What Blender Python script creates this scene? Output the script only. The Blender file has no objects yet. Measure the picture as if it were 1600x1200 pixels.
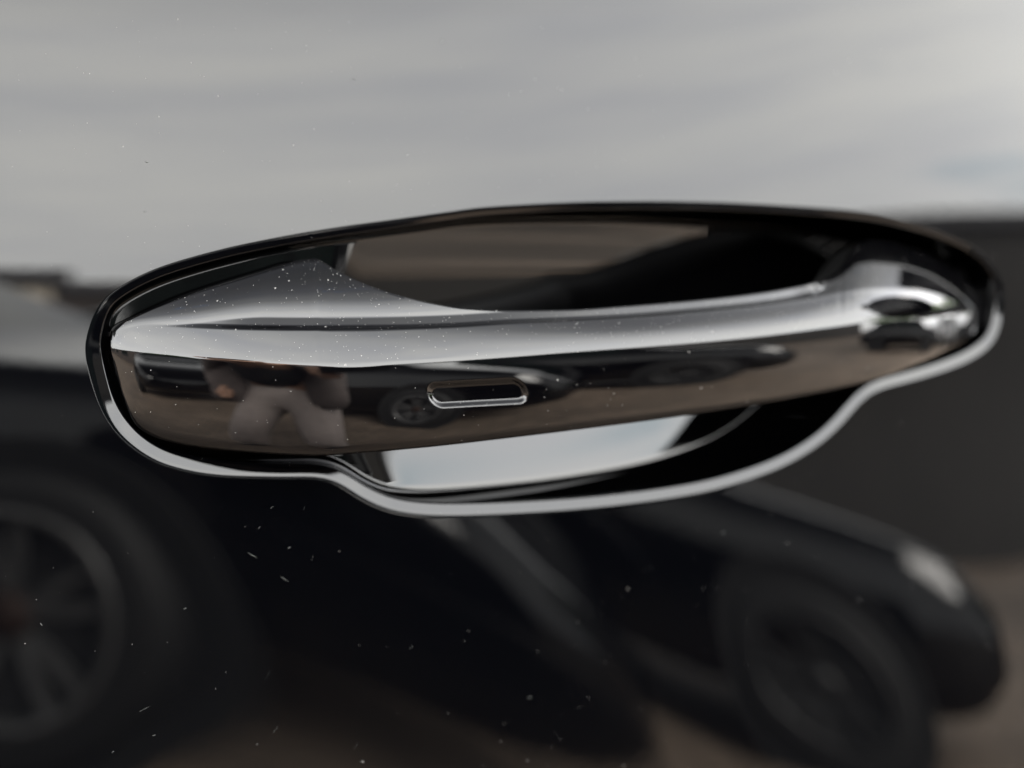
import bpy, bmesh, math, random
import numpy as np
from mathutils import Vector, Matrix, Quaternion
random.seed(7); rng = np.random.default_rng(7)
R = math.radians
S = bpy.context.scene
COL = S.collection

# ------------------------------------------------------------------ camera
FPX = 1900.0                      # focal length in pixels of the 1600 px wide photograph
YAW, PITCH = R(27), R(3)
CAM = np.array([0.0, -0.257, 1.0])
FW = np.array([math.sin(YAW)*math.cos(PITCH), math.cos(YAW)*math.cos(PITCH), -math.sin(PITCH)])
RT = np.array([math.cos(YAW), -math.sin(YAW), 0.0])
UP = np.cross(RT, FW)
cd = bpy.data.cameras.new('camera'); cam = bpy.data.objects.new('camera', cd); COL.objects.link(cam)
cam.matrix_world = Matrix(((RT[0], UP[0], -FW[0], CAM[0]), (RT[1], UP[1], -FW[1], CAM[1]),
                           (RT[2], UP[2], -FW[2], CAM[2]), (0, 0, 0, 1)))
cd.sensor_width = 36; cd.lens = FPX/1600*36
cd.clip_start = 0.005; cd.clip_end = 2000
cd.dof.use_dof = True; cd.dof.focus_distance = 0.246
cd.dof.aperture_fstop = cd.lens/6.2
S.camera = cam

# ------------------------------------------------------------------ sky, sun, exposure
S.view_settings.view_transform = 'Standard'; S.view_settings.look = 'None'
S.view_settings.exposure = 3.76; S.view_settings.gamma = 1
SUN_EL, SUN_AZ = R(30), R(28)      # the sun is veiled by cloud, behind the car's roof
w = bpy.data.worlds.new('World'); S.world = w; w.use_nodes = True
nt = w.node_tree; nt.nodes.clear()
def N(t, **k):
    n = nt.nodes.new(t)
    for a, b in k.items(): setattr(n, a, b)
    return n
def L(a, b): nt.links.new(a, b)
out = N('ShaderNodeOutputWorld'); bg = N('ShaderNodeBackground'); bg.inputs['Strength'].default_value = 0.1
sky = N('ShaderNodeTexSky'); sky.sky_type = 'NISHITA'; sky.sun_disc = False
sky.sun_elevation = SUN_EL; sky.sun_rotation = SUN_AZ
tc = N('ShaderNodeTexCoord'); sep = N('ShaderNodeSeparateXYZ'); L(tc.outputs['Generated'], sep.inputs[0])
mp = N('ShaderNodeMapping'); mp.inputs['Scale'].default_value = (1.6, 1.6, 5.5); mp.inputs['Location'].default_value = (7.3, 2.1, .95); vr = N('ShaderNodeVectorRotate'); vr.rotation_type = 'Z_AXIS'; vr.inputs['Angle'].default_value = R(-15); L(tc.outputs['Generated'], vr.inputs['Vector']); L(vr.outputs[0], mp.inputs[0])
nz = N('ShaderNodeTexNoise'); nz.inputs['Scale'].default_value = 1.5; nz.inputs['Detail'].default_value = 7; nz.inputs['Roughness'].default_value = .55
L(mp.outputs[0], nz.inputs['Vector'])
cov = N('ShaderNodeValToRGB'); cov.color_ramp.elements[0].position = .20; cov.color_ramp.elements[1].position = .36
L(nz.outputs['Fac'], cov.inputs[0])
mp2 = N('ShaderNodeMapping'); mp2.inputs['Scale'].default_value = (2.2, 2.2, 9); mp2.inputs['Location'].default_value = (3, 1, 2); L(tc.outputs['Generated'], mp2.inputs[0])
nz2 = N('ShaderNodeTexNoise'); nz2.inputs['Scale'].default_value = 1.6; nz2.inputs['Detail'].default_value = 6; L(mp2.outputs[0], nz2.inputs['Vector'])
shade = N('ShaderNodeValToRGB')
shade.color_ramp.elements[0].position = .3; shade.color_ramp.elements[0].color = (.82, .83, .86, 1)
shade.color_ramp.elements[1].position = .65; shade.color_ramp.elements[1].color = (1, .995, .97, 1)
L(nz2.outputs['Fac'], shade.inputs[0])
elev = N('ShaderNodeValToRGB'); el = elev.color_ramp.elements     # cloud deck: bright towards the horizon, thick and grey overhead
el[0].position = 0; el[0].color = (.95,)*3 + (1,)
el[1].position = 1; el[1].color = (.045, .046, .05, 1)
for p, c in ((.25, (1, 1, 1, 1)), (.42, (.95, .95, .955, 1)), (.60, (.60, .605, .62, 1)), (.75, (.22, .223, .232, 1)), (.87, (.11, .112, .12, 1))):
    e = el.new(p); e.color = c
L(sep.outputs['Z'], elev.inputs[0])
m1 = N('ShaderNodeMix', data_type='RGBA', blend_type='MULTIPLY'); m1.inputs[0].default_value = 1
L(shade.outputs[0], m1.inputs[6]); L(elev.outputs[0], m1.inputs[7])
m2 = N('ShaderNodeMix', data_type='RGBA', blend_type='MULTIPLY'); m2.inputs[0].default_value = 1
L(m1.outputs[2], m2.inputs[6]); m2.inputs[7].default_value = (7.6, 7.6, 7.5, 1)
m3 = N('ShaderNodeMix', data_type='RGBA'); L(cov.outputs[0], m3.inputs[0]); L(sky.outputs[0], m3.inputs[6]); L(m2.outputs[2], m3.inputs[7])
L(m3.outputs[2], bg.inputs['Color']); L(bg.outputs[0], out.inputs[0])

sl = bpy.data.lights.new('sun', 'SUN'); sl.energy = 2.2; sl.angle = R(30); sl.color = (1, .96, .9)
so = bpy.data.objects.new('sun', sl); COL.objects.link(so)
sd = Vector((math.sin(SUN_AZ)*math.cos(SUN_EL), math.cos(SUN_AZ)*math.cos(SUN_EL), math.sin(SUN_EL)))
so.rotation_euler = sd.to_track_quat('Z', 'Y').to_euler(); so.location = sd*30

S.render.engine = 'CYCLES'; S.cycles.use_denoising = True
S.cycles.max_bounces = 10; S.cycles.glossy_bounces = 8; S.cycles.caustics_reflective = False; S.cycles.caustics_refractive = False
S.cycles.sample_clamp_indirect = 20

# ------------------------------------------------------------------ helpers
def tag(o, label=None, cat=None, group=None, kind=None):
    for k, v in (('label', label), ('category', cat), ('group', group), ('kind', kind)):
        if v: o[k] = v
    return o
def empty(name, loc=(0, 0, 0), rz=0):
    o = bpy.data.objects.new(name, None); COL.objects.link(o); o.location = loc; o.rotation_euler = (0, 0, rz); o.empty_display_size = .1
    return o
def mesh(name, v, f, mat, parent=None, smooth=True, sharp=None, off=None):
    me = bpy.data.meshes.new(name)
    v = np.asarray(v, float)
    if off is not None: v = v - np.asarray(off)
    me.from_pydata(v.tolist(), [], [tuple(int(i) for i in q) for q in f]); me.update()
    if smooth: me.shade_smooth()
    if sharp: me.set_sharp_from_angle(angle=R(sharp))
    if mat: me.materials.append(mat)
    o = bpy.data.objects.new(name, me); COL.objects.link(o)
    if parent: o.parent = parent
    return o
def grid_faces(nr, nc, closed=False, flip=False, base=0):
    f = []
    for i in range(nr-1):
        for j in range(nc if closed else nc-1):
            k = (j+1) % nc
            q = (base+i*nc+j, base+i*nc+k, base+(i+1)*nc+k, base+(i+1)*nc+j)
            f.append(q[::-1] if flip else q)
    return f
def pchip(xs, ys, x):
    xs = np.asarray(xs, float); ys = np.asarray(ys, float); x = np.asarray(x, float)
    h = np.diff(xs); d = np.diff(ys)/h; m = np.zeros_like(xs)
    m[0] = d[0]; m[-1] = d[-1]
    for i in range(1, len(xs)-1):
        if d[i-1]*d[i] > 0:
            w1 = 2*h[i]+h[i-1]; w2 = h[i]+2*h[i-1]; m[i] = (w1+w2)/(w1/d[i-1]+w2/d[i])
    x = np.clip(x, xs[0], xs[-1]); i = np.clip(np.searchsorted(xs, x)-1, 0, len(xs)-2)
    t = (x-xs[i])/h[i]
    return (2*t**3-3*t**2+1)*ys[i]+(t**3-2*t**2+t)*h[i]*m[i]+(-2*t**3+3*t**2)*ys[i+1]+(t**3-t**2)*h[i]*m[i+1]
def smooth_row(a, k):
    for _ in range(k): b_ = np.r_[a[0], a, a[-1]]; a = .25*b_[:-2]+.5*a+.25*b_[2:]
    return a
def sstep(a, b, x):
    t = np.clip((np.asarray(x, float)-a)/(b-a), 0, 1); return t*t*(3-2*t)
def measure(px, py, Y):
    """point of the plane y=Y seen at photograph pixel (px, py): used to measure real x and z off the photograph"""
    px = np.asarray(px, float); py = np.asarray(py, float)
    d = FW[:, None]+RT[:, None]*((px-800)/FPX).ravel()+UP[:, None]*((600-py)/FPX).ravel()
    s = (np.asarray(Y, float).ravel()-CAM[1])/d[1]
    return CAM[0]+s*d[0], CAM[2]+s*d[2]

def newmat(name):
    m = bpy.data.materials.new(name); m.use_nodes = True
    return m, m.node_tree, m.node_tree.nodes['Principled BSDF']
def flat(name, col, rough=.6, metal=0, spec=.5, noise=0, nscale=20, bump=0):
    m, t, b = newmat(name)
    b.inputs['Base Color'].default_value = (*col, 1); b.inputs['Roughness'].default_value = rough
    b.inputs['Metallic'].default_value = metal; b.inputs['Specular IOR Level'].default_value = spec
    if noise or bump:
        tc = t.nodes.new('ShaderNodeTexCoord'); n = t.nodes.new('ShaderNodeTexNoise'); n.inputs['Scale'].default_value = nscale; n.inputs['Detail'].default_value = 5
        t.links.new(tc.outputs['Object'], n.inputs['Vector'])
        if noise:
            r = t.nodes.new('ShaderNodeValToRGB')
            r.color_ramp.elements[0].position = .3; r.color_ramp.elements[1].position = .7
            r.color_ramp.elements[0].color = (*[c*(1-noise) for c in col], 1); r.color_ramp.elements[1].color = (*[min(1, c*(1+noise)) for c in col], 1)
            t.links.new(n.outputs['Fac'], r.inputs[0]); t.links.new(r.outputs[0], b.inputs['Base Color'])
        if bump:
            bp = t.nodes.new('ShaderNodeBump'); bp.inputs['Strength'].default_value = bump; bp.inputs['Distance'].default_value = .02
            t.links.new(n.outputs['Fac'], bp.inputs['Height']); t.links.new(bp.outputs[0], b.inputs['Normal'])
    return m
def gloss_black(name, base, ior=1.5, rough=.015, dust=1.0, film=0.0, peel=.0, dcol=.2, fine=False):
    """lacquered black with specks of dust lying on it (more where the surface looks up)"""
    m, t, b = newmat(name)
    nd, lk = t.nodes.new, t.links.new
    b.inputs['Roughness'].default_value = rough; b.inputs['IOR'].default_value = ior
    b.inputs['Base Color'].default_value = (*base, 1)
    tc = nd('ShaderNodeTexCoord'); geo = nd('ShaderNodeNewGeometry'); sp = nd('ShaderNodeSeparateXYZ'); lk(geo.outputs['Normal'], sp.inputs[0])
    upf = nd('ShaderNodeMapRange'); upf.inputs['From Min'].default_value = -.02; upf.inputs['From Max'].default_value = .45
    upf.inputs['To Min'].default_value = .11; upf.inputs['To Max'].default_value = 1.0; lk(sp.outputs['Z'], upf.inputs['Value'])
    clump = nd('ShaderNodeTexNoise'); clump.inputs['Scale'].default_value = 35; clump.inputs['Detail'].default_value = 3; lk(tc.outputs['Object'], clump.inputs['Vector'])
    total = None
    for sc, rad, keep in ((420, .085, .62), (900, .10, .72), (160, .05, .70))+(((1500, .15, .6),) if fine else ()):
        v = nd('ShaderNodeTexVoronoi'); v.inputs['Scale'].default_value = sc; lk(tc.outputs['Object'], v.inputs['Vector'])
        s3 = nd('ShaderNodeSeparateColor'); lk(v.outputs['Color'], s3.inputs[0])
        def math_(op, a, c, clamp=False):
            q = nd('ShaderNodeMath'); q.operation = op; q.use_clamp = clamp
            for i, z in enumerate((a, c)):
                if isinstance(z, (int, float)): q.inputs[i].default_value = z
                else: lk(z, q.inputs[i])
            return q.outputs[0]
        g = math_('MULTIPLY', math_('ADD', clump.outputs['Fac'], -.0), upf.outputs[0])      # local dustiness
        pick = math_('LESS_THAN', s3.outputs[0], math_('MULTIPLY', g, (1-keep)*2.0*dust))
        r = math_('MULTIPLY', math_('ADD', math_('MULTIPLY', s3.outputs[1], .75), .25), rad)
        dot = math_('LESS_THAN', v.outputs['Distance'], r)
        one = math_('MULTIPLY', pick, dot)
        one = math_('MULTIPLY', one, math_('ADD', math_('MULTIPLY', s3.outputs[2], .8), .2))
        total = one if total is None else math_('MAXIMUM', total, one)
    if film:
        fl = math_('MULTIPLY', math_('MULTIPLY', upf.outputs[0], clump.outputs['Fac']), film)
        total = math_('ADD', total, fl)
    df = nd('ShaderNodeBsdfDiffuse'); df.inputs['Color'].default_value = (dcol, dcol*.98, dcol*.94, 1)
    mx = nd('ShaderNodeMixShader'); lk(total, mx.inputs[0]); lk(b.outputs[0], mx.inputs[1]); lk(df.outputs[0], mx.inputs[2])
    if peel:
        pn = nd('ShaderNodeTexNoise'); pn.inputs['Scale'].default_value = 260; pn.inputs['Detail'].default_value = 1; lk(tc.outputs['Object'], pn.inputs['Vector'])
        bp = nd('ShaderNodeBump'); bp.inputs['Strength'].default_value = peel; bp.inputs['Distance'].default_value = .0002
        lk(pn.outputs['Fac'], bp.inputs['Height']); lk(bp.outputs[0], b.inputs['Normal'])
    lk(mx.outputs[0], t.nodes['Material Output'].inputs['Surface'])
    return m

PAINT = gloss_black('black_paint', (.0007, .0008, .0012), 1.5, .012, dust=1.5, film=.0004, peel=.01)
LACQ = gloss_black('black_lacquer', (.0006, .0006, .0009), 1.63, .012, dust=2.0, film=.003, dcol=.32, fine=True)
CUPM = gloss_black('recess_black', (.0006, .0006, .0007), 1.54, .02, dust=.5, film=.0006)

# ------------------------------------------------------------------ the car door
DOOR0 = (0.15, 0.0, 0.35)
door = empty('car', DOOR0)
tag(door, 'glossy black car seen close at its door, with a lacquered pull handle', 'car')

OUT = [(132,544),(139,512),(154,477),(182,451),(245,419),(339,391),(432,371),(526,355),(620,342),(699,331),(761,323),(886,316),(1000,314),
       (1090,315),(1194,319),(1350,330),(1420,344),(1487,365),(1540,393),(1570,432),(1578,472),(1573,505),(1556,541),(1516,568),(1459,589),(1405,604),(1369,614),
       (1344,634),(1316,665),(1275,700),(1212,735),(1119,766),(1025,784),(900,799),(761,808),(667,809),(605,800),(558,779),(527,758),(496,749),
       (432,749),(339,746),(276,735),(229,717),(182,680),(154,636),(139,585)]
def closed_curve(P, n):
    P = np.array(P, float); m = len(P); o = []
    for i in range(m):
        p0, p1, p2, p3 = P[(i-1) % m], P[i], P[(i+1) % m], P[(i+2) % m]
        t = np.linspace(0, 1, 24, endpoint=False)[:, None]
        o.append(.5*((2*p1)+(-p0+p2)*t+(2*p0-5*p1+4*p2-p3)*t**2+(-p0+3*p1-3*p2+p3)*t**3))
    o = np.vstack(o)
    q = np.vstack([o, o[:1]]); s = np.r_[0, np.cumsum(np.hypot(*np.diff(q, axis=0).T))]
    u = np.linspace(0, s[-1], n, endpoint=False)
    return np.stack([np.interp(u, s, q[:, 0]), np.interp(u, s, q[:, 1])], 1)
def smooth_loop(a, k):
    for _ in range(k): a = .5*a+.25*(np.roll(a, 1, 0)+np.roll(a, -1, 0))
    return a
NO = 720
oc = smooth_loop(closed_curve(OUT, NO), 14)
ox, oz = measure(oc[:, 0], oc[:, 1], 0*oc[:, 0])
outl = smooth_loop(np.stack([ox, oz], 1), 6)
tan_ = np.roll(outl, -1, 0)-np.roll(outl, 1, 0); tan_ /= np.linalg.norm(tan_, axis=1)[:, None]
inw = np.stack([-tan_[:, 1], tan_[:, 0]], 1)
cen = np.array([measure(850, 560, 0)[0][0], measure(850, 560, 0)[1][0]])
if np.mean(np.sum(inw*(cen-outl), 1)) < 0: inw = -inw
inw = smooth_loop(inw, 20); inw /= np.linalg.norm(inw, axis=1)[:, None]

# panel crown: the tilt of the surface as a function of the height above a line that climbs to the right
lx, lz = measure(np.array([0, 350, 1000, 1600.]), np.array([478., 470., 340., 215.]), np.zeros(4))
wv = np.linspace(-.8, .4, 4001)
tilt = pchip([-.8, -.3, -.12, -.06, -.02, 0, .03, .06, .10, .25, .4], [0, 0, 0, 0, .3, 1.3, 4.0, 7.0, 11, 18, 22], wv)
prof = np.r_[0, np.cumsum(np.tan(np.radians(.5*(tilt[1:]+tilt[:-1])))*np.diff(wv))]
prof -= np.interp(-.02, wv, prof)
zlo = np.linspace(.2, 1.3, 2201); plo = np.r_[0, np.cumsum((1-sstep(.955, 1.0, zlo))[1:])*(zlo[1]-zlo[0])]; plo -= plo[-1]
zgx = np.linspace(-.1, .5, 601); zgy = smooth_row(pchip(np.r_[-.1, lx, .5], np.r_[lz[0], lz, lz[-1]], zgx), 300)
def panel_y(x, z):
    zc = np.interp(x, zgx, zgy)
    tw = np.radians(-1.2+5.4*sstep(.045, .2, x)+2.6*sstep(.14, .30, x))           # the lower panel turns a little upwards towards the right
    return np.interp(z-zc, wv, prof)+(x-.10)**2/(2*14.0)+np.tan(tw)*np.interp(z, zlo, plo)
LIPT = 14
rings = []
# outer rings: from the door's edge in to the handle opening
X0, X1, Z0, Z1 = -.55, .75, .36, 1.10
bnd = []
for p in outl:
    d = p-cen; t = min(((X1 if d[0] > 0 else X0)-cen[0])/d[0] if abs(d[0]) > 1e-9 else 9e9, ((Z1 if d[1] > 0 else Z0)-cen[1])/d[1] if abs(d[1]) > 1e-9 else 9e9)
    bnd.append(cen+d*t)
bnd = np.array(bnd)
for k in np.linspace(1, 0, 90):
    kk = k**2.6
    p = outl*(1-kk)+bnd*kk
    rings.append(np.stack([p[:, 0], panel_y(p[:, 0], p[:, 1]), p[:, 1]], 1))
base_y = panel_y(outl[:, 0], outl[:, 1])
LIPW, EDGE = .0031, .0007               # a gently dished lip, then a tight edge into the recess
la = np.linspace(0, LIPW, 40); lt_ = np.radians(LIPT*sstep(-.0003, .0016, la)); lip_d = np.r_[0, np.cumsum(np.tan(.5*(lt_[1:]+lt_[:-1]))*np.diff(la))]
lip_pts = [(float(a), float(d)) for a, d in zip(la[2::2], lip_d[2::2])]
for g_ in np.linspace(0, 1, 9)[1:]:
    a0, a1 = R(LIPT), R(LIPT)+(R(87)-R(LIPT))*g_
    lip_pts.append((LIPW+EDGE*(math.sin(a1)-math.sin(a0)), float(lip_d[-1])+EDGE*(math.cos(a0)-math.cos(a1))))
ow = (.60+.40*sstep(-.9, .3, inw[:, 1]))[:, None]; lipk = .45+.55*sstep(-.9, .5, inw[:, 1])              # the lip is dished less along the top
for o, d in lip_pts:
    p = outl+inw*o*ow
    dd = d-lip_d[-1]*(1-lipk) if o >= LIPW else d*lipk
    rings.append(np.stack([p[:, 0], base_y+dd, p[:, 1]], 1))
END_O, END_D = lip_pts[-1]; END_D = END_D-lip_d[-1]*(1-lipk)
dp = mesh('door_panel', np.vstack(rings), grid_faces(len(rings), NO, True), PAINT, door, off=DOOR0)

# lint and small fibres lying on the paint
LINT = flat('lint', (.12, .125, .12), .9)
lv, lf = [], []
for (px, py, ln, an) in ((228, 1110, 18, .5), (420, 1056, 16, 1.0), (432, 1142, 12, .9), (555, 1166, 10, 1.1), (242, 1152, 5, .3), (178, 1178, 4, .5), (488, 872, 8, 1.2), (475, 795, 7, 1.0), (395, 868, 16, -.5), (445, 905, 14, -.6),
                         (232, 252, 6, -.3), (228, 330, 4, .2), (290, 952, 5, .4), (65, 977, 5, 2.2), (425, 793, 5, .5), (405, 825, 5, .6), (452, 856, 5, .3), (1120, 830, 6, .4), (640, 1010, 6, .9), (820, 1085, 5, .2), (100, 265, 5, .8), (560, 120, 5, .1), (700, 60, 4, 1.3)):
    q = np.linspace(-.5, .5, 5); bend = .12*rng.normal()
    X = px+ln*(q*math.cos(an)-bend*(q**2)*math.sin(an)); Yp = py-ln*(q*math.sin(an)+bend*(q**2)*math.cos(an))
    x, z = measure(X, Yp, 0*X); rad = .00005 if ln > 6 else .00009; base = len(lv)
    for k in range(5):
        y = float(panel_y(x[k:k+1], z[k:k+1])[0])-rad
        for c_, s_ in ((1, 0), (0, 1), (-1, 0), (0, -1)): lv.append((x[k]+rad*c_*.7*(1-1.2*abs(q[k])), y+rad*s_*.8, z[k]+rad*c_*(1-1.2*abs(q[k]))))
    lf += grid_faces(5, 4, True, base=base)
lint = mesh('lint', lv, lf, LINT, door, off=DOOR0); lint['kind'] = 'stuff'
# ---- dished recess behind the handle
bx, bz = measure(np.array([1260.]), np.array([472.]), np.array([.02]))
FX = measure(np.array([300, 400, 448, 474, 518, 750, 1000, 1150, 1260, 1400, 1540.]), np.full(11, 430.), np.full(11, .012))[0]
fgx = np.linspace(-.05, .45, 3001)
fsl = smooth_row(pchip(np.r_[-.05, FX, .45], [0, 0, -.06, -.03, .09, .30, .27, .20, .12, .01, -.1, -.2, -.2], fgx), 60)
fcum = np.r_[0, np.cumsum(.5*(fsl[1:]+fsl[:-1])*np.diff(fgx))]; fcum -= fcum.max()
def floor_y(x, z):
    dz = z-bz[0]-.02*(x-bx[0])
    f_ = .0330-np.where(dz > 0, dz**2/(2*.165), dz**2/(2*.24))+np.interp(x, fgx, fcum)
    return .0034+.0007*np.logaddexp(0, (f_-.0034)/.0007)
ske_z = lambda x: bz[0]+.05*(x-bx[0])
rings = []
y0 = base_y+END_D-.0004
for q in np.r_[np.linspace(0, 1, 28)**1.7]:
    o = END_O-.00035+max(q, 0)*.0027
    p = outl+inw*o*ow
    fy = floor_y(p[:, 0], p[:, 1])
    g = math.sqrt(max(0, 1-(1-max(q, 0))**2)) if q > 0 else 0
    y = y0+(fy-y0)*g
    rings.append(np.stack([p[:, 0], y, p[:, 1]], 1))
pin = outl+inw*o*ow
sk = np.stack([np.clip(pin[:, 0], pin[:, 0].min()+.03, pin[:, 0].max()-.03), ske_z(pin[:, 0])], 1)
for k in np.linspace(0, 1, 40)[1:]:
    p = pin*(1-k)+sk*k
    rings.append(np.stack([p[:, 0], floor_y(p[:, 0], p[:, 1]), p[:, 1]], 1))
mesh('handle_recess', np.vstack(rings), grid_faces(len(rings), NO, True), CUPM, door, off=DOOR0)

# ---- the handle: front shell swept column by column
TOPC = [(173.5,524),(175,517),(178,513),(183,509),(201,501),(245,481),(307,458),(370,439),(432,420),(478,407),(493,406),(505,411),(526,424),(573,446),(620,462),(667,474),(730,484),(792,487),
        (886,486),(980,480),(1100,470),(1194,459),(1255,448),(1290,438),(1312,424),(1326,404),(1336,390),(1348,380),(1364,375),(1403,381),(1459,404),(1501,429),(1527,453),(1539,472),(1542,482)]
BOTC = [(173.5,545),(175,556),(179,576),(185,600),(192,622),(207,656),(218,668),(232,677),(254,686),(307,697),(370,704),(440,709),(495,711),(574,706),(667,698),(792,684),(900,671),(1025,655),(1150,637),(1275,615),
        (1353,597),(1431,569),(1487,543),(1524,519),(1537,503),(1542,492)]
HORC = [(173,543),(200,549),(300,561),(400,570),(450,573),(550,577),(600,573),(700,567),(800,560),(900,552),(1000,545),(1100,537),(1200,527),(1300,514),(1370,505),(1450,500),(1500,495),(1542,487)]
CREC = [(173,528),(200,512),(240,509),(300,512),(400,515),(500,516),(600,515),(700,512),(800,506),(900,502),(1000,496),(1100,487),(1200,476),(1260,465),(1310,452),(1360,445),(1450,448),(1510,462),(1542,484)]
cx = np.linspace(173.5, 1542, 8000)
cdens = 1/2.6+.45*np.exp(-((cx-746)/125)**4)+.9*np.exp(-(cx-173.5)/12)+.6*np.exp(-(1542-cx)/25)+.15*np.exp(-((cx-1330)/60)**2)
ccum = np.r_[0, np.cumsum(.5*(cdens[1:]+cdens[:-1])*np.diff(cx))]; cols = np.interp(np.linspace(0, ccum[-1], 660), ccum, cx)
yt, yb = pchip(*zip(*TOPC), cols), pchip(*zip(*BOTC), cols)
yh, yr = pchip(*zip(*HORC), cols), pchip(*zip(*CREC), cols)
yh = smooth_row(yh, 120); yr = smooth_row(yr, 120)
yr = np.maximum(yr, yt); yh = np.clip(yh, yr+1, yb-1)
nplan = pchip([173, 190, 300, 450, 550, 680, 800, 1000, 1200, 1320, 1400, 1470, 1520, 1542], [-44, -36, -28, -21, -16.5, -9.5, -5, 0, 3, 7, 13, 21, 28, 33], cols)
hh = np.zeros_like(cols); i0 = int(np.argmin(abs(cols-1000))); hh[i0] = .027
def xat(c, y, h): return measure(c, y, -h)[0][0]
for i in range(i0+1, len(cols)):
    dx = xat(cols[i], yh[i], hh[i-1])-xat(cols[i-1], yh[i-1], hh[i-1]); hh[i] = hh[i-1]-math.tan(R(.5*(nplan[i]+nplan[i-1])))*dx*1.0/(1+math.tan(R(.5*(nplan[i]+nplan[i-1])))*math.tan(YAW+math.atan((cols[i]-800)/FPX))*-1)
for i in range(i0-1, -1, -1):
    dx = xat(cols[i+1], yh[i+1], hh[i+1])-xat(cols[i], yh[i], hh[i+1]); hh[i] = hh[i+1]+math.tan(R(.5*(nplan[i]+nplan[i+1])))*dx*1.0/(1+math.tan(R(.5*(nplan[i]+nplan[i+1])))*math.tan(YAW+math.atan((cols[i]-800)/FPX))*-1)
print('handle height', hh[0], hh[i0], hh[-1], hh[np.argmin(abs(cols-1350))])
tmaxL = pchip([173, 500, 700, 850, 1000, 1200, 1320, 1542], [19, 20, 24, 33, 46, 52, 58, 50], cols)
knee = pchip([173, 500, 650, 850, 1000, 1200, 1542], [12, 14, 13, 9, 6, 5, 3], cols)
ledge = sstep(225, 420, cols)*(1-sstep(1240, 1330, cols))
def tilt_at(i, y):
    """tilt of the front shell (degrees, + looks up) at photograph row y of column i"""
    y = np.asarray(y, float)
    D = yb[i]-yh[i]; d = y-yh[i]
    below = 1-9.5*(np.clip(d, 0, None)/88*np.clip(125/max(D, 8), .8, 4))**1.15-30*np.clip((d-.86*D)/(.14*D), 0, 1)**2
    q = np.clip(-d/(yh[i]-yr[i]), 0, 1)
    above = 1+knee[i]*sstep(0, .16, q)+(tmaxL[i]-1-knee[i])*q
    s = yr[i]-y                                  # rows above the crease
    lt = (yr[i]-yt[i])
    wl = 20*ledge[i]
    land0 = 10.0
    e = np.clip((s-wl)/np.interp(cols[i], [173, 200, 300, 400, 500, 620], [12, 26, 52, 72, 88, 88]), 0, 1.1)
    land = land0+(48-land0)*e**.9
    if cols[i] > 1280: land = tmaxL[i]+(68-tmaxL[i])*np.clip(s/max(lt, 8), 0, 1)
    led = 66-40*sstep(5, 8, s)
    k = ledge[i]*sstep(-1.5, 1.5, s)*(1-sstep(wl-2, wl+1.5, s))
    top = np.where(s > 0, tmaxL[i]+(land-tmaxL[i])*sstep(0, 6 if ledge[i] < .5 else 1.5, s), above)
    top = top*(1-k)+led*k
    t = np.where(d > 0, below, top)
    return np.clip(t, -72, 72)
NV = 190
H = np.zeros((NV, len(cols))); PYY = np.zeros_like(H)
for i, c in enumerate(cols):
    # rows from the bottom edge to the top edge, closer together round the crease and the touch groove
    vv = np.linspace(0, 1, NV)
    ys = yb[i]+(yt[i]-yb[i])*vv
    dens = 1+2.2*np.exp(-((ys-yr[i]+8)/16)**2)+1.2*np.exp(-((ys-yh[i])/14)**2)
    dens += 1.2*np.exp(-((ys-614)/26)**4)*float(sstep(520, 655, c)*(1-sstep(838, 970, c)))
    cs = np.r_[0, np.cumsum(.5*(dens[1:]+dens[:-1]))]; ys = np.interp(np.linspace(0, cs[-1], NV), cs, ys)
    fine = np.linspace(yb[i], yt[i], 700)
    t = tilt_at(i, fine)
    # march away from the horizon row both ways
    j0 = int(np.argmin(abs(fine-yh[i]))); h = np.zeros(700); h[j0] = hh[i]
    scale = (CAM[1]*-1-hh[i])/math.cos(YAW+math.atan((c-800)/FPX))*math.cos(math.atan((c-800)/FPX))/FPX
    dz = -np.diff(fine)*scale                     # + upwards
    tm = np.tan(np.radians(.5*(t[1:]+t[:-1])))
    inc = -tm*dz
    cum = np.r_[0, np.cumsum(inc)]
    h = hh[i]+cum-cum[j0]
    H[:, i] = np.interp(-ys, -fine, h); PYY[:, i] = ys
# even out column-to-column noise
ker = np.array([1, 4, 6, 4, 1])/16
for _ in range(6):
    pad = np.pad(H, ((0, 0), (2, 2)), mode='edge'); H = sum(ker[k]*pad[:, k:k+H.shape[1]] for k in range(5))
PXX = np.repeat(cols[None, :], NV, 0)
# touch groove (a pill-shaped dimple)
def pill(px, py):
    a = px-746-.34*(py-614); b = (py-614)+.055*(px-746)
    r = 19.5; qx = np.abs(a)-(79-r); qy = np.abs(b)-(20.5-r)
    return np.minimum(np.maximum(qx, qy), 0)+np.hypot(np.maximum(qx, 0), np.maximum(qy, 0))-r
sdf = pill(PXX, PYY)
H0 = H.copy()
H = H-.00085*(1-sstep(-9.5, 1.0, sdf))
def lift(px, py, h):
    x, z = measure(px, py, -h); return np.stack([x, -h.ravel(), z], 1)
V = lift(PXX, PYY, H)
nc = len(cols)
G = V.reshape(NV, nc, 3)
cenl = .5*(G[0]+G[-1])
def back_row(row, din, dy):
    d = cenl-row; n = np.linalg.norm(d[:, ::2], axis=1)[:, None]+1e-9
    o = row.copy(); o[:, 0] += (d[:, 0:1]/n*din)[:, 0]; o[:, 2] += (d[:, 2:3]/n*din)[:, 0]; o[:, 1] += dy
    return o
rows_b = [back_row(G[0], a, b) for a, b in ((-.0002, .0005), (.0001, .0013), (.0005, .003), (.002, .008), (.004, .011))]
rows_t = [back_row(G[-1], a, b) for a, b in ((-.0003, .0006), (0, .0016), (.0005, .004), (.002, .008), (.004, .010))]
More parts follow.
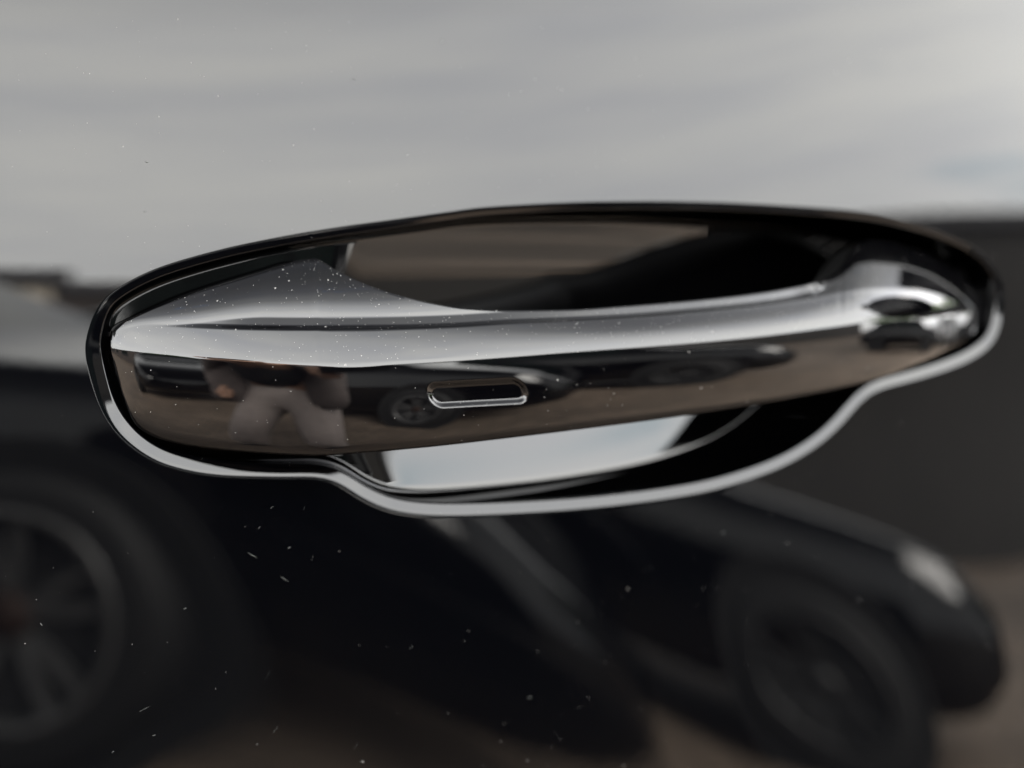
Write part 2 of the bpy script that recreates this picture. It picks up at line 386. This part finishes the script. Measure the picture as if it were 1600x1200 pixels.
front = np.concatenate([np.array(rows_b[2::-1]), G, np.array(rows_t[:1])], 0); nr = front.shape[0]
handle = mesh('door_handle', front.reshape(-1, 3), grid_faces(nr, nc), LACQ, door, sharp=42, off=DOOR0)
# the inner half of the grip is plain moulded plastic, tucked just inside the lacquered shell
inn_b = [back_row(G[0], a, b) for a, b in ((.0008, .0026), (.0012, .006), (.0022, .009), (.0045, .0105))]
inn_t = [back_row(G[-1], a, b) for a, b in ((.0002, .0010), (.0009, .004), (.0022, .008), (.0045, .0095))]
inner = np.concatenate([np.array(inn_b), np.array(inn_t[::-1])], 0); ni = inner.shape[0]
f_ = grid_faces(ni, nc, flip=True)+[[i*nc for i in range(ni)], [i*nc+nc-1 for i in range(ni)][::-1]]
PLAST = flat('grip_plastic', (.0012, .0012, .0012), .55, 0, .25)
mesh('inner_grip', inner.reshape(-1, 3), f_, PLAST, handle, sharp=42, off=DOOR0)
# touch pad set into the groove
pa = np.linspace(0, 2*math.pi, 64, endpoint=False)
pr = []
for k in np.linspace(1, 0, 14):
    sx, sy = 68*k, 10.5*k
    X = 746+np.sign(np.cos(pa))*abs(np.cos(pa))**.6*sx; Yp = 614+np.sign(np.sin(pa))*abs(np.sin(pa))**.85*sy
    Yp2 = Yp-.055*(X-746); X = X+.34*(Yp-614)
    pr.append((X, Yp2, k))
from bisect import bisect
def h_at(px, py):
    r = np.zeros_like(px)
    for n, (a, b) in enumerate(zip(px, py)):
        i = int(np.clip(np.searchsorted(cols, a), 1, nc-1)); f = (a-cols[i-1])/(cols[i]-cols[i-1])
        r[n] = (1-f)*np.interp(-b, -PYY[:, i-1], H0[:, i-1])+f*np.interp(-b, -PYY[:, i], H0[:, i])
    return r
pv = np.vstack([lift(X, Y, h_at(X, Y)-.00085+.00005) for X, Y, k in pr])
mesh('lock_button', pv, grid_faces(14, 64, True), LACQ, handle, off=DOOR0)

# ------------------------------------------------------------------ upper part of the door: belt trim, window, pillar
GLASS = flat('tinted_glass', (.004, .007, .006), .02, 0, .5)
TRIM = flat('black_trim', (.004, .004, .004), .25)
def box(name, lo, hi, mat, parent=None, bev=0.0, off=(0, 0, 0)):
    bm = bmesh.new(); bmesh.ops.create_cube(bm, size=1)
    lo, hi = Vector(lo)-Vector(off), Vector(hi)-Vector(off)
    for v in bm.verts: v.co = Vector([lo[i]+(v.co[i]+.5)*(hi[i]-lo[i]) for i in range(3)])
    if bev: bmesh.ops.bevel(bm, geom=bm.edges[:], offset=bev, segments=2, affect='EDGES')
    me = bpy.data.meshes.new(name); bm.to_mesh(me); bm.free(); me.materials.append(mat)
    o = bpy.data.objects.new(name, me); COL.objects.link(o); o.parent = parent
    return o
def sheet(name, pts2, mat, parent, off, thick=.006):
    """pts2: outline as (x, y, z) rows bottom/top pairs -> a thin solid sheet"""
    a = np.array(pts2, float); n = len(a)
    v = np.vstack([a, a+np.array([0, thick, 0])])
    f = [list(range(n)), list(range(2*n-1, n-1, -1))]+[(i, i+n, (i+1) % n+n, (i+1) % n) for i in range(n)]
    return mesh(name, v, f, mat, parent, smooth=False, off=off)
yt_ = float(panel_y(np.array([.1]), np.array([1.10]))[0])
box('window_trim', (-.55, yt_+.001, 1.101), (.75, yt_+.02, 1.122), TRIM, door, .004, DOOR0)
sheet('side_window', [(-.5, yt_+.012, 1.123), (.70, yt_+.012, 1.123), (.60, yt_+.16, 1.44), (-.30, yt_+.16, 1.44)], GLASS, door, DOOR0)
sheet('window_frame', [(-.38, yt_+.165, 1.441), (.66, yt_+.165, 1.441), (.64, yt_+.19, 1.49), (-.36, yt_+.19, 1.49)], PAINT, door, DOOR0, .03)

def own_body():
    xs = np.array([-2.1, -1.9, -1.3, -.8, -.3, .3, .8, 1.3, 1.8, 2.3, 2.6])+.1
    rings = []
    for k, x in enumerate(xs):
        e = min(1, min(x+2.05, 2.75-x)/.9); cab = float(np.clip(min(x+1.6, 1.5-x)/.8, 0, 1))
        yo = .035+.25*(1-max(e, 0))**2; zt = 1.09-.10*(1-e); zr_ = zt+.40*cab+.02
        half = [(yo+.06, .24), (yo+.02, .34), (yo, .6), (yo, .95), (yo+.03, zt), (yo+.10+.16*cab, zr_-.03), (yo+.35, zr_+.02), (.95, zr_+.04)]
        rings.append([(x, y, z) for y, z in half]+[(x, 1.9-y, z) for y, z in half[-2::-1]])
    n = len(rings[0]); v = [p for r_ in rings for p in r_]
    f = grid_faces(len(rings), n, True)+[tuple(range(n))[::-1], tuple((len(rings)-1)*n+i for i in range(n))]
    return mesh('body', v, f, PAINT, door, off=DOOR0)
OWN = own_body()
def wing_mirror():
    v = []
    for i, (x, e) in enumerate(((.58, .55), (.59, .85), (.62, 1.0), (.66, .96), (.71, .75), (.74, .35))):
        for k in range(24):
            a = 2*math.pi*k/24; c_, s_ = math.cos(a), math.sin(a)
            v.append((x, -.105+.088*e*np.sign(c_)*abs(c_)**.6, 1.165+.11*e*np.sign(s_)*abs(s_)**.6))
    f = grid_faces(6, 24, True)+[tuple(range(24))[::-1], tuple(5*24+k for k in range(24))]
    m_ = mesh('wing_mirror', v, f, PAINT, door, sharp=50, off=DOOR0)
    box('mirror_arm', (.63, -.10, 1.03), (.71, .05, 1.075), TRIM, m_, .008, DOOR0)
wing_mirror()
# ------------------------------------------------------------------ ground
m, t, b = newmat('brick_paving')
tc = t.nodes.new('ShaderNodeTexCoord'); br = t.nodes.new('ShaderNodeTexBrick'); br.inputs['Scale'].default_value = 1
mpn = t.nodes.new('ShaderNodeMapping'); mpn.inputs['Rotation'].default_value = (0, 0, R(28)); t.links.new(tc.outputs['Object'], mpn.inputs[0]); t.links.new(mpn.outputs[0], br.inputs['Vector'])
br.inputs['Brick Width'].default_value = .21; br.inputs['Row Height'].default_value = .105; br.inputs['Mortar Size'].default_value = .008
br.inputs['Color1'].default_value = (.14, .105, .077, 1); br.inputs['Color2'].default_value = (.21, .16, .12, 1); br.inputs['Mortar'].default_value = (.06, .055, .045, 1)
n1 = t.nodes.new('ShaderNodeTexNoise'); n1.inputs['Scale'].default_value = .7; n1.inputs['Detail'].default_value = 6; t.links.new(tc.outputs['Object'], n1.inputs['Vector'])
rr = t.nodes.new('ShaderNodeValToRGB'); rr.color_ramp.elements[0].position = .3; rr.color_ramp.elements[0].color = (.6, .6, .6, 1); rr.color_ramp.elements[1].position = .7; rr.color_ramp.elements[1].color = (1.25, 1.22, 1.2, 1)
t.links.new(n1.outputs['Fac'], rr.inputs[0])
mm = t.nodes.new('ShaderNodeMix'); mm.data_type = 'RGBA'; mm.blend_type = 'MULTIPLY'; mm.inputs[0].default_value = 1
t.links.new(br.outputs['Color'], mm.inputs[6]); t.links.new(rr.outputs[0], mm.inputs[7]); t.links.new(mm.outputs[2], b.inputs['Base Color'])
b.inputs['Roughness'].default_value = .85
bp = t.nodes.new('ShaderNodeBump'); bp.inputs['Strength'].default_value = .6; bp.inputs['Distance'].default_value = .01; bp.invert = True
t.links.new(br.outputs['Fac'], bp.inputs['Height']); t.links.new(bp.outputs[0], b.inputs['Normal'])
g = mesh('ground', [(-400, -400, 0), (400, -400, 0), (400, 400, 0), (-400, 400, 0)], [(0, 1, 2, 3)], m, smooth=False); tag(g, 'brown brick paving of the car park', kind='structure')

# ------------------------------------------------------------------ cars standing round (seen as reflections)
BODY = flat('dark_car_paint', (.0012, .0012, .0015), .06)
RUB = flat('tyre_rubber', (.007, .007, .007), .7)
RIM = flat('alloy', (.085, .085, .085), .4, .4)
LAMP = flat('lamp_glass', (.006, .006, .007), .7, 0, .2)
REDL = flat('tail_lamp_red', (.03, .003, .003), .15)
REDC = flat('caliper_red', (.03, .018, .014), .5, 0, .2)
PLATE = flat('number_plate', (.7, .7, .66), .4)
def lathe(prof, seg, axis_y=True):
    v = []; 
    for r_, y_ in prof:
        for k in range(seg):
            a = 2*math.pi*k/seg; v.append((r_*math.cos(a), y_, r_*math.sin(a)))
    return v, grid_faces(len(prof), seg, True)
def make_wheel(parent, x, y, side, alloy):
    v, f = lathe([(.235, -.09*side), (.30, -.105*side), (.325, -.085*side), (.335, 0), (.325, .085*side), (.30, .10*side), (.235, .09*side)], 40)
    t_ = mesh('wheel', v, f, RUB, parent); t_.location = (x, y, .335)
    v, f = lathe([(.238, -.08*side), (.232, -.095*side), (.215, -.09*side), (.205, -.03*side), (.20, .06*side), (.02, .07*side)], 40)
    r_ = mesh('rim', v, f, flat_dark, t_)
    sv, sf = [], []
    def bar(a0, r0, a1, r1, w0, w1, y0, y1):
        base = len(sv)
        for (a, r_, w_) in ((a0, r0, w0), (a1, r1, w1)):
            ca, sa = math.cos(a), math.sin(a); yy = y0 if r_ == r0 else y1
            for dy in (0, .022*side):
                for s in (-1, 1):
                    sv.append((r_*ca-s*w_*sa, yy+dy, r_*sa+s*w_*ca))
        sf.extend([tuple(base+i for i in q) for q in ((0, 1, 5, 4), (2, 6, 7, 3), (0, 4, 6, 2), (1, 3, 7, 5), (4, 5, 7, 6), (0, 2, 3, 1))])
    for k in range(5):
        a = 2*math.pi*k/5+.33
        for s in (-1, 1): bar(a+s*.16, .045, a+s*.20, .222, .017, .014, -.062*side, -.09*side)
    mesh('spokes', sv, sf, RIM if alloy else flat_dark, t_, smooth=False)
    v, f = lathe([(.236, -.088*side), (.236, -.099*side), (.210, -.097*side), (.205, -.07*side)], 40); mesh('rim_lip', v, f, RIM if alloy else flat_dark, t_)
    v, f = lathe([(.05, -.06*side), (.045, -.075*side), (.001, -.078*side)], 20); mesh('hub_cap', v, f, REDC if alloy else flat_dark, t_)
    return t_
flat_dark = flat('rim_inner', (.015, .015, .015), .5)
def make_car(loc, rz, label, group, paint, alloy):
    c = empty('parked_car', loc, rz); tag(c, label, 'car', group)
    xs = np.array([-2.35, -2.30, -2.1, -1.7, -1.35, -1.0, -.6, -.1, .5, .9, 1.2, 1.5, 1.9, 2.15, 2.32, 2.38])
    zb = pchip([-2.35, -2.3, -1.9, -1.2, 0, 1.0, 1.6, 2.15, 2.38], [.60, .78, .96, .98, .95, .93, .88, .76, .55], xs)      # shoulder
    zr = pchip([-2.35, -2.3, -1.95, -1.7, -1.1, -.3, .3, .75, 1.15, 1.6, 2.15, 2.38], [.62, .82, 1.02, 1.10, 1.36, 1.46, 1.43, 1.27, 1.0, .95, .80, .57], xs)
    hw = pchip([-2.35, -2.2, -1.6, 0, 1.5, 2.1, 2.38], [.70, .84, .915, .92, .915, .82, .62], xs)
    zs = pchip([-2.35, -2.0, -1, 1, 2.1, 2.38], [.40, .26, .22, .22, .22, .34], xs)
    rings = []
    for x, a, r_, h_, s_ in zip(xs, zb, zr, hw, zs):
        cab = np.clip((r_-a-.04)/.4, 0, 1); wc = h_*(.93-.22*cab)
        pts = [(0, s_), (.85*h_, s_), (.97*h_, s_+.06), (h_, s_+.6*(a-s_)*.5), (.995*h_, s_+.72*(a-s_)), (.965*h_, a-.03), (.93*h_, a+.005), (wc, a+(r_-a)*.85), (wc*.8, a+(r_-a)*.98), (0, r_+.012)]
        half = [(x, -p, z) for p, z in pts]; rings.append(half+[(x, p, z) for p, z in pts[-2:0:-1]])
    n = len(rings[0])
    v = [p for r_ in rings for p in r_]; f = grid_faces(len(rings), n, True)
    f += [tuple(range(n))[::-1], tuple((len(rings)-1)*n+i for i in range(n))]
    body = mesh('body', v, f, paint, c)
    md = body.modifiers.new('sub', 'SUBSURF'); md.levels = 1; md.render_levels = 2
    def wat(x): return (float(np.interp(x, xs, hw)), float(np.interp(x, xs, zb)), float(np.interp(x, xs, zr)))
    for s in (-1, 1):
        for xa, xb in ((-1.55, -.45), (-.38, .85)):
            pts = []
            for x in np.linspace(xa, xb, 7):
                h_, a, r_ = wat(x); cab = np.clip((r_-a-.04)/.4, 0, 1)
                pts.append(((x, s*(h_*.935+.006), a+.02), (x, s*(h_*(.93-.22*cab)+.016), a+(r_-a)*.80)))
            vv = [p[0] for p in pts]+[p[1] for p in pts]; k = len(pts)
            mesh('side_window', vv, grid_faces(2, k, flip=(s > 0)), GLASS, body)
            mesh('door_handle', [(x_+ (xa+.18), s*(.925+dy), z_) for x_, dy, z_ in ((0, 0, .80), (.2, 0, .80), (.2, .02, .81), (0, .02, .81), (0, 0, .83), (.2, 0, .83))], [(0, 1, 2, 3), (3, 2, 5, 4)], paint, body)
        mesh('headlight', [(2.33, s*.44, .62), (2.2, s*.74, .66), (2.14, s*.76, .75), (2.27, s*.46, .71)], [(0, 1, 2, 3)], LAMP, body, smooth=False)
        mesh('tail_lamp', [(-2.365, s*.45, .72), (-2.29, s*.80, .74), (-2.27, s*.80, .84), (-2.345, s*.45, .83)], [(0, 1, 2, 3)], REDL, body, smooth=False)
        for x in (-1.42, 1.42):
            v_, f_ = lathe([(.02, s*.90), (.40, s*.925), (.41, s*.93), (.36, s*.86)], 32); ar = mesh('wheel_arch', v_, f_, RUB, body); ar.location = (x, 0, .345)
            make_wheel(c, x, s*.855, -s, alloy)
    mesh('windscreen', [(1.18, -.66, 1.0), (1.18, .66, 1.0), (.55, .54, 1.42), (.55, -.54, 1.42)], [(0, 1, 2, 3)], GLASS, body, smooth=False)
    return c
cars = [((-.61, -3.74, 0), R(30), 'black saloon nosing towards the door, its spoked wheel mirrored at lower left', BODY),
        ((2.15, -4.92, 0), R(35), 'black saloon with black wheels in the next bay, mirrored along the handle', BODY),
        ((-4.7, -4.2, 0), R(35), 'dark car behind the photographer, mirrored left of the trousers', BODY),
        ((9.5, -2.6, 0), R(80), 'dark car before the trees, mirrored in the rounded right end of the handle', BODY),
        ((13.0, 1.0, 0), R(75), 'pale car beside the trees, mirrored in the right end of the handle', flat('silver_car_paint', (.45, .45, .46), .2)),
        ((14.5, -4.2, 0), R(100), 'red car mirrored in the right end of the handle', flat('red_car_paint', (.16, .015, .015), .2))]
for k, (loc, rz, lab, pm) in enumerate(cars): make_car(loc, rz, lab, 'cars parked around, seen mirrored in the door', pm, k == 0)

# ------------------------------------------------------------------ trees
BARK = flat('bark', (.06, .045, .03), .9, noise=.4, nscale=8, bump=.5)
LEAF = flat('leaves', (.09, .17, .03), .6, noise=.5, nscale=1.2)
def tree(loc, h, label, seed):
    r_ = random.Random(seed); t_ = empty('tree', loc); tag(t_, label, 'tree', 'trees beyond the parked cars')
    v, f = [], []
    def limb(a, b, ra, rb, seg=8):
        a, b = Vector(a), Vector(b); q = (b-a).to_track_quat('Z', 'Y'); base = len(v)
        for p, rad in ((a, ra), (a.lerp(b, .5)+Vector((r_.uniform(-.1, .1), r_.uniform(-.1, .1), 0)), (ra+rb)/2), (b, rb)):
            for k in range(seg): v.append(tuple(p+q @ Vector((rad*math.cos(6.283*k/seg), rad*math.sin(6.283*k/seg), 0))))
        f.extend(grid_faces(3, seg, True, base=base))
    limb((0, 0, 0), (0, 0, h*.45), .17, .11)
    tips = []
    for k in range(9):
        a = k*2.4; l = h*r_.uniform(.2, .34); z0 = h*r_.uniform(.28, .46)
        e = (l*math.cos(a), l*math.sin(a), z0+h*r_.uniform(.15, .4)); limb((0, 0, z0), e, .07, .02, 6); tips.append(e)
    mesh('trunk', v, f, BARK, t_)
    lv, lf = [], []
    for c in tips+[(0, 0, h*.85), (0, 0, h*.7)]:
        for q in range(4):
            cc = Vector(c)+Vector((r_.gauss(0, .1*h), r_.gauss(0, .1*h), r_.gauss(0, .07*h))); rad = h*r_.uniform(.06, .12)
            for _ in range(70):
                p = cc+Vector((r_.gauss(0, 1), r_.gauss(0, 1), r_.gauss(0, .8)))*rad*.6
                d = Vector((r_.gauss(0, 1), r_.gauss(0, 1), r_.gauss(0, 1))).normalized()*h*.022; e = d.orthogonal().normalized()*h*.012; base = len(lv)
                lv.extend([tuple(p-d), tuple(p+e), tuple(p+d), tuple(p-e)]); lf.append((base, base+1, base+2, base+3))
    cr = mesh('crown', lv, lf, LEAF, t_, smooth=False); cr['kind'] = 'stuff'
for k, (x, y, h, lab) in enumerate(((14.5, -.6, 5.2, 'leafy green tree behind the dark car, mirrored in the rounded right end of the handle'),
                             (16, -5, 5.5, 'broad green tree left of the red car, mirrored in the handle end'),
                             (15, -2.9, 4.8, 'green tree between the dark car and the red one, mirrored in the handle end'),
                             (15, 3.2, 5.2, 'low green tree beside the pale car, mirrored in the handle end'),
                             (22, -10, 4.6, 'distant green tree right of the dark clad building, mirrored in the handle end'),
                             (-13, -12, 4.0, 'green tree at the far left of the car park, mirrored above the dark car'))): tree((x, y, 0), h, lab, k+3)

# ------------------------------------------------------------------ buildings
WALLC = flat('cream_render', (.55, .5, .42), .8, noise=.12, nscale=.8); CLAD = flat('dark_cladding', (.022, .020, .018), .6, noise=.15, nscale=.6)
DARKB = flat('dark_brick', (.06, .05, .045), .8, noise=.3, nscale=1.5); ROOFM = flat('roof_sheet', (.05, .05, .055), .6)
def building(loc, rz, w_, d_, h_, wall, label, floors=2, nwin=8, name='building'):
    b_ = empty(name, loc, rz); tag(b_, label, name)
    wl = box('wall', (-w_/2, -d_/2, 0), (w_/2, d_/2, h_), wall, b_)
    box('roof', (-w_/2-.3, -d_/2-.3, h_), (w_/2+.3, d_/2+.3, h_+.35), ROOFM, b_)
    for fl in range(floors):
        for k in range(nwin):
            x = -w_/2+(k+.5)*w_/nwin; z = h_*(fl+.3)/floors
            fr = box('window', (x-.7, d_/2-.02, z), (x+.7, d_/2+.06, z+h_/floors*.5), ROOFM, b_)
            box('pane', (x-.62, d_/2+.061, z+.08), (x+.62, d_/2+.075, z+h_/floors*.5-.08), GLASS, fr)
building((-9, -24, 0), 0, 22, 8, 2.7, WALLC, 'cream rendered building behind the photographer', 1, 9)
building((20, -27, 0), R(35), 26, 8, 3.4, CLAD, 'low dark clad building across the car park to the right', 1, 0)
building((-24, -8, 0), R(-70), 22, 8, 2.9, DARKB, 'dark brick building at the left, mirrored as a dark band', 1, 8)
building((5, -30, 0), R(5), 16, 8, 2.9, DARKB, 'dark brick building midway along the far side of the car park', 1, 6)


# ------------------------------------------------------------------ the photographer (mirrored in the handle)
SKIN = flat('skin', (.45, .27, .19), .5); TROU = flat('taupe_cloth', (.36, .31, .29), .85, noise=.12, nscale=30); SHIRT = flat('grey_shirt_cloth', (.12, .10, .095), .85, noise=.15, nscale=30)
TEE = flat('black_tee_cloth', (.02, .02, .022), .85); HAIR = flat('dark_hair', (.02, .015, .012), .6); SHOE = flat('shoe_leather', (.05, .045, .04), .6); PHON = flat('phone_black', (.006, .006, .006), .15)
def skin_mesh(name, verts, edges, mat, parent, root=0, sub=2):
    me = bpy.data.meshes.new(name); me.from_pydata([v[:3] for v in verts], edges, []); me.materials.append(mat)
    o = bpy.data.objects.new(name, me); COL.objects.link(o); o.parent = parent
    sm = o.modifiers.new('skin', 'SKIN'); sm.use_smooth_shade = True
    if not me.skin_vertices: me.skin_vertices.new()
    for i, v in enumerate(verts):
        rr_ = v[3] if isinstance(v[3], tuple) else (v[3], v[3]); me.skin_vertices[0].data[i].radius = rr_
    me.skin_vertices[0].data[root].use_root = True
    s = o.modifiers.new('sub', 'SUBSURF'); s.levels = 1; s.render_levels = sub
    return o
PB = Vector((-.50, -1.05, 0)); PSH = Vector((.07, 0, 0))
per = empty('person', PB+PSH); tag(per, 'photographer in taupe trousers and open grey shirt, leaning forward, mirrored in the handle', 'person')
ph = Vector((-.03, -.56, 1.02))                       # the phone, behind the point of view
def rel(p): return tuple(Vector(p)-PB)
hip = Vector((-.50, -1.10, .90)); chest = Vector((-.47, -.84, 1.10)); neck = Vector((-.45, -.72, 1.15)); head = Vector((-.43, -.63, 1.17))
wr = ph+Vector((-.11, -.06, -.03))-PSH; wl_ = Vector((-.74, -.93, .80))
body = [(*rel(hip), .11), (*rel(hip.lerp(chest, .5)), (.12, .10)), (*rel(chest), (.13, .10)), (*rel(neck), .06), (*rel(head), .095), (*rel(head+Vector((.01, .06, .04))), .085),
        (*rel((-.29, -.80, 1.11)), .055), (*rel((-.24, -.70, 1.03)), .043), (*rel(wr), .027), (*rel(wr+Vector((.02, .03, .01))), .03),
        (*rel((-.64, -.80, 1.11)), .055), (*rel((-.77, -.95, .96)), .043), (*rel(wl_), .027), (*rel(wl_+Vector((.03, .02, .015))), .03),
        (*rel((-.60, -1.08, .82)), .09), (*rel((-.68, -.98, .48)), .06), (*rel((-.72, -1.06, .10)), .042),
        (*rel((-.40, -1.08, .82)), .09), (*rel((-.32, -.98, .48)), .06), (*rel((-.27, -1.06, .10)), .042)]
be = [(0, 1), (1, 2), (2, 3), (3, 4), (4, 5), (2, 6), (6, 7), (7, 8), (8, 9), (2, 10), (10, 11), (11, 12), (12, 13), (0, 14), (14, 15), (15, 16), (0, 17), (17, 18), (18, 19)]
# fingers closed round the phone's edges
for base, w0, dirs in ((9, wr+Vector((.02, .03, .01)), 1), (13, wl_+Vector((.03, .02, .015)), -1)):
    for k in range(4):
        o_ = w0+Vector((0, .012, .012-.016*k)); i = len(body); ln = (.052, .058, .054, .044)[k]
        body += [(*rel(o_+Vector((.012, .014, 0))), .009), (*rel(o_+Vector((.012+ln*.5, .012, .004))), .0085), (*rel(o_+Vector((.012+ln*.8, -.006, .004))), .007)]; be += [(base, i), (i, i+1), (i+1, i+2)]
    i = len(body); body += [(*rel(w0+Vector((.0, .0, .035))), .011), (*rel(w0+Vector((.03, -.004, .045))), .009)]; be += [(base, i), (i, i+1)]
skin_mesh('body', body, be, SKIN, per)
skin_mesh('trousers', [(*rel((-.50, -1.09, .97)), (.19, .145)), (*rel((-.50, -1.10, .86)), (.20, .15)), (*rel((-.60, -1.07, .76)), (.125, .12)), (*rel((-.68, -.985, .48)), (.098, .098)), (*rel((-.73, -1.05, .10)), (.085, .085)),
                       (*rel((-.40, -1.07, .76)), (.125, .12)), (*rel((-.32, -.985, .48)), (.098, .098)), (*rel((-.26, -1.05, .10)), (.085, .085))], [(0, 1), (1, 2), (2, 3), (3, 4), (1, 5), (5, 6), (6, 7)], TROU, per, 1)
skin_mesh('tee_shirt', [(*rel((-.50, -1.085, .96)), (.195, .155)), (*rel(hip.lerp(chest, .5)), (.19, .15)), (*rel(chest+Vector((0, 0, .02))), (.20, .14)), (*rel(chest.lerp(neck, .6)), .09)], [(0, 1), (1, 2), (2, 3)], TEE, per, 0)
for s, x0, x1 in ((-1, -.66, -.50), (1, -.31, -.20)):
    sx = -.64 if s < 0 else -.29
    elb = (-.77, -.95, .96) if s < 0 else (-.24, -.70, 1.03); ww = wl_ if s < 0 else wr
    skin_mesh('sleeve', [(*rel((sx+(-.02 if s > 0 else .02), -.81, 1.12)), .085), (*rel(elb), .062), (*rel(Vector(elb).lerp(ww, .8)), .045)], [(0, 1), (1, 2)], SHIRT, per, 0)
    xa = -.50+s*.17
    skin_mesh('shirt_front', [(*rel((xa, -.86, 1.09)), (.075, .05)), (*rel((xa+s*.02, -.93, .96)), (.085, .05)), (*rel((xa+s*.05, -.96, .72)), (.10, .03))], [(0, 1), (1, 2)], SHIRT, per, 0)
    mesh_s = skin_mesh('shoe', [(*rel((-.50+s*.23, -1.10, .055)), .05), (*rel((-.50+s*.24, -.98, .045)), .045), (*rel((-.50+s*.25, -.88, .035)), .035)], [(0, 1), (1, 2)], SHOE, per, 0)
skin_mesh('shirt_back', [(*rel((-.47, -.92, 1.20)), (.21, .05)), (*rel((-.50, -1.15, 1.06)), (.22, .05)), (*rel((-.50, -1.24, .74)), (.23, .03))], [(0, 1), (1, 2)], SHIRT, per, 0)
hd = head+Vector((.0, .04, .01))
skin_mesh('hair', [(*rel(hd+Vector((0, -.03, .06))), .10), (*rel(hd+Vector((.0, .02, .10))), .085)], [(0, 1)], HAIR, per, 0)
def ball(name, c, r_, mat, parent, sc=(1, 1, 1)):
    v, f = [], []
    for i in range(9):
        for k in range(12):
            a, b_ = math.pi*i/8, 6.2832*k/12; v.append((c[0]+r_*sc[0]*math.sin(a)*math.cos(b_), c[1]+r_*sc[1]*math.sin(a)*math.sin(b_), c[2]+r_*sc[2]*math.cos(a)))
    return mesh(name, v, grid_faces(9, 12, True), mat, parent)
fc = Vector(rel(hd+Vector((.01, .09, .02))))
EYE = flat('eye_white', (.6, .6, .6), .2); LIP = flat('lip', (.35, .14, .12), .5)
for s in (-1, 1):
    ball('eye', fc+Vector((s*.033, 0, .02)), .012, EYE, per); ball('ear', fc+Vector((s*.095, -.08, .01)), .03, SKIN, per, (.3, .7, 1))
ball('nose', fc+Vector((0, .015, -.005)), .017, SKIN, per, (.8, 1.2, 1.4)); ball('mouth', fc+Vector((0, .0, -.045)), .024, LIP, per, (1, .4, .3))
# the phone itself
pm_ = empty('phone', ph); tag(pm_, 'black phone held out in front of the photographer at the height of the handle', 'phone')
pm_.rotation_euler = (0, 0, -YAW)
box('phone_body', (-.080, -.011, -.04), (.080, -.003, .036), PHON, pm_, .002)
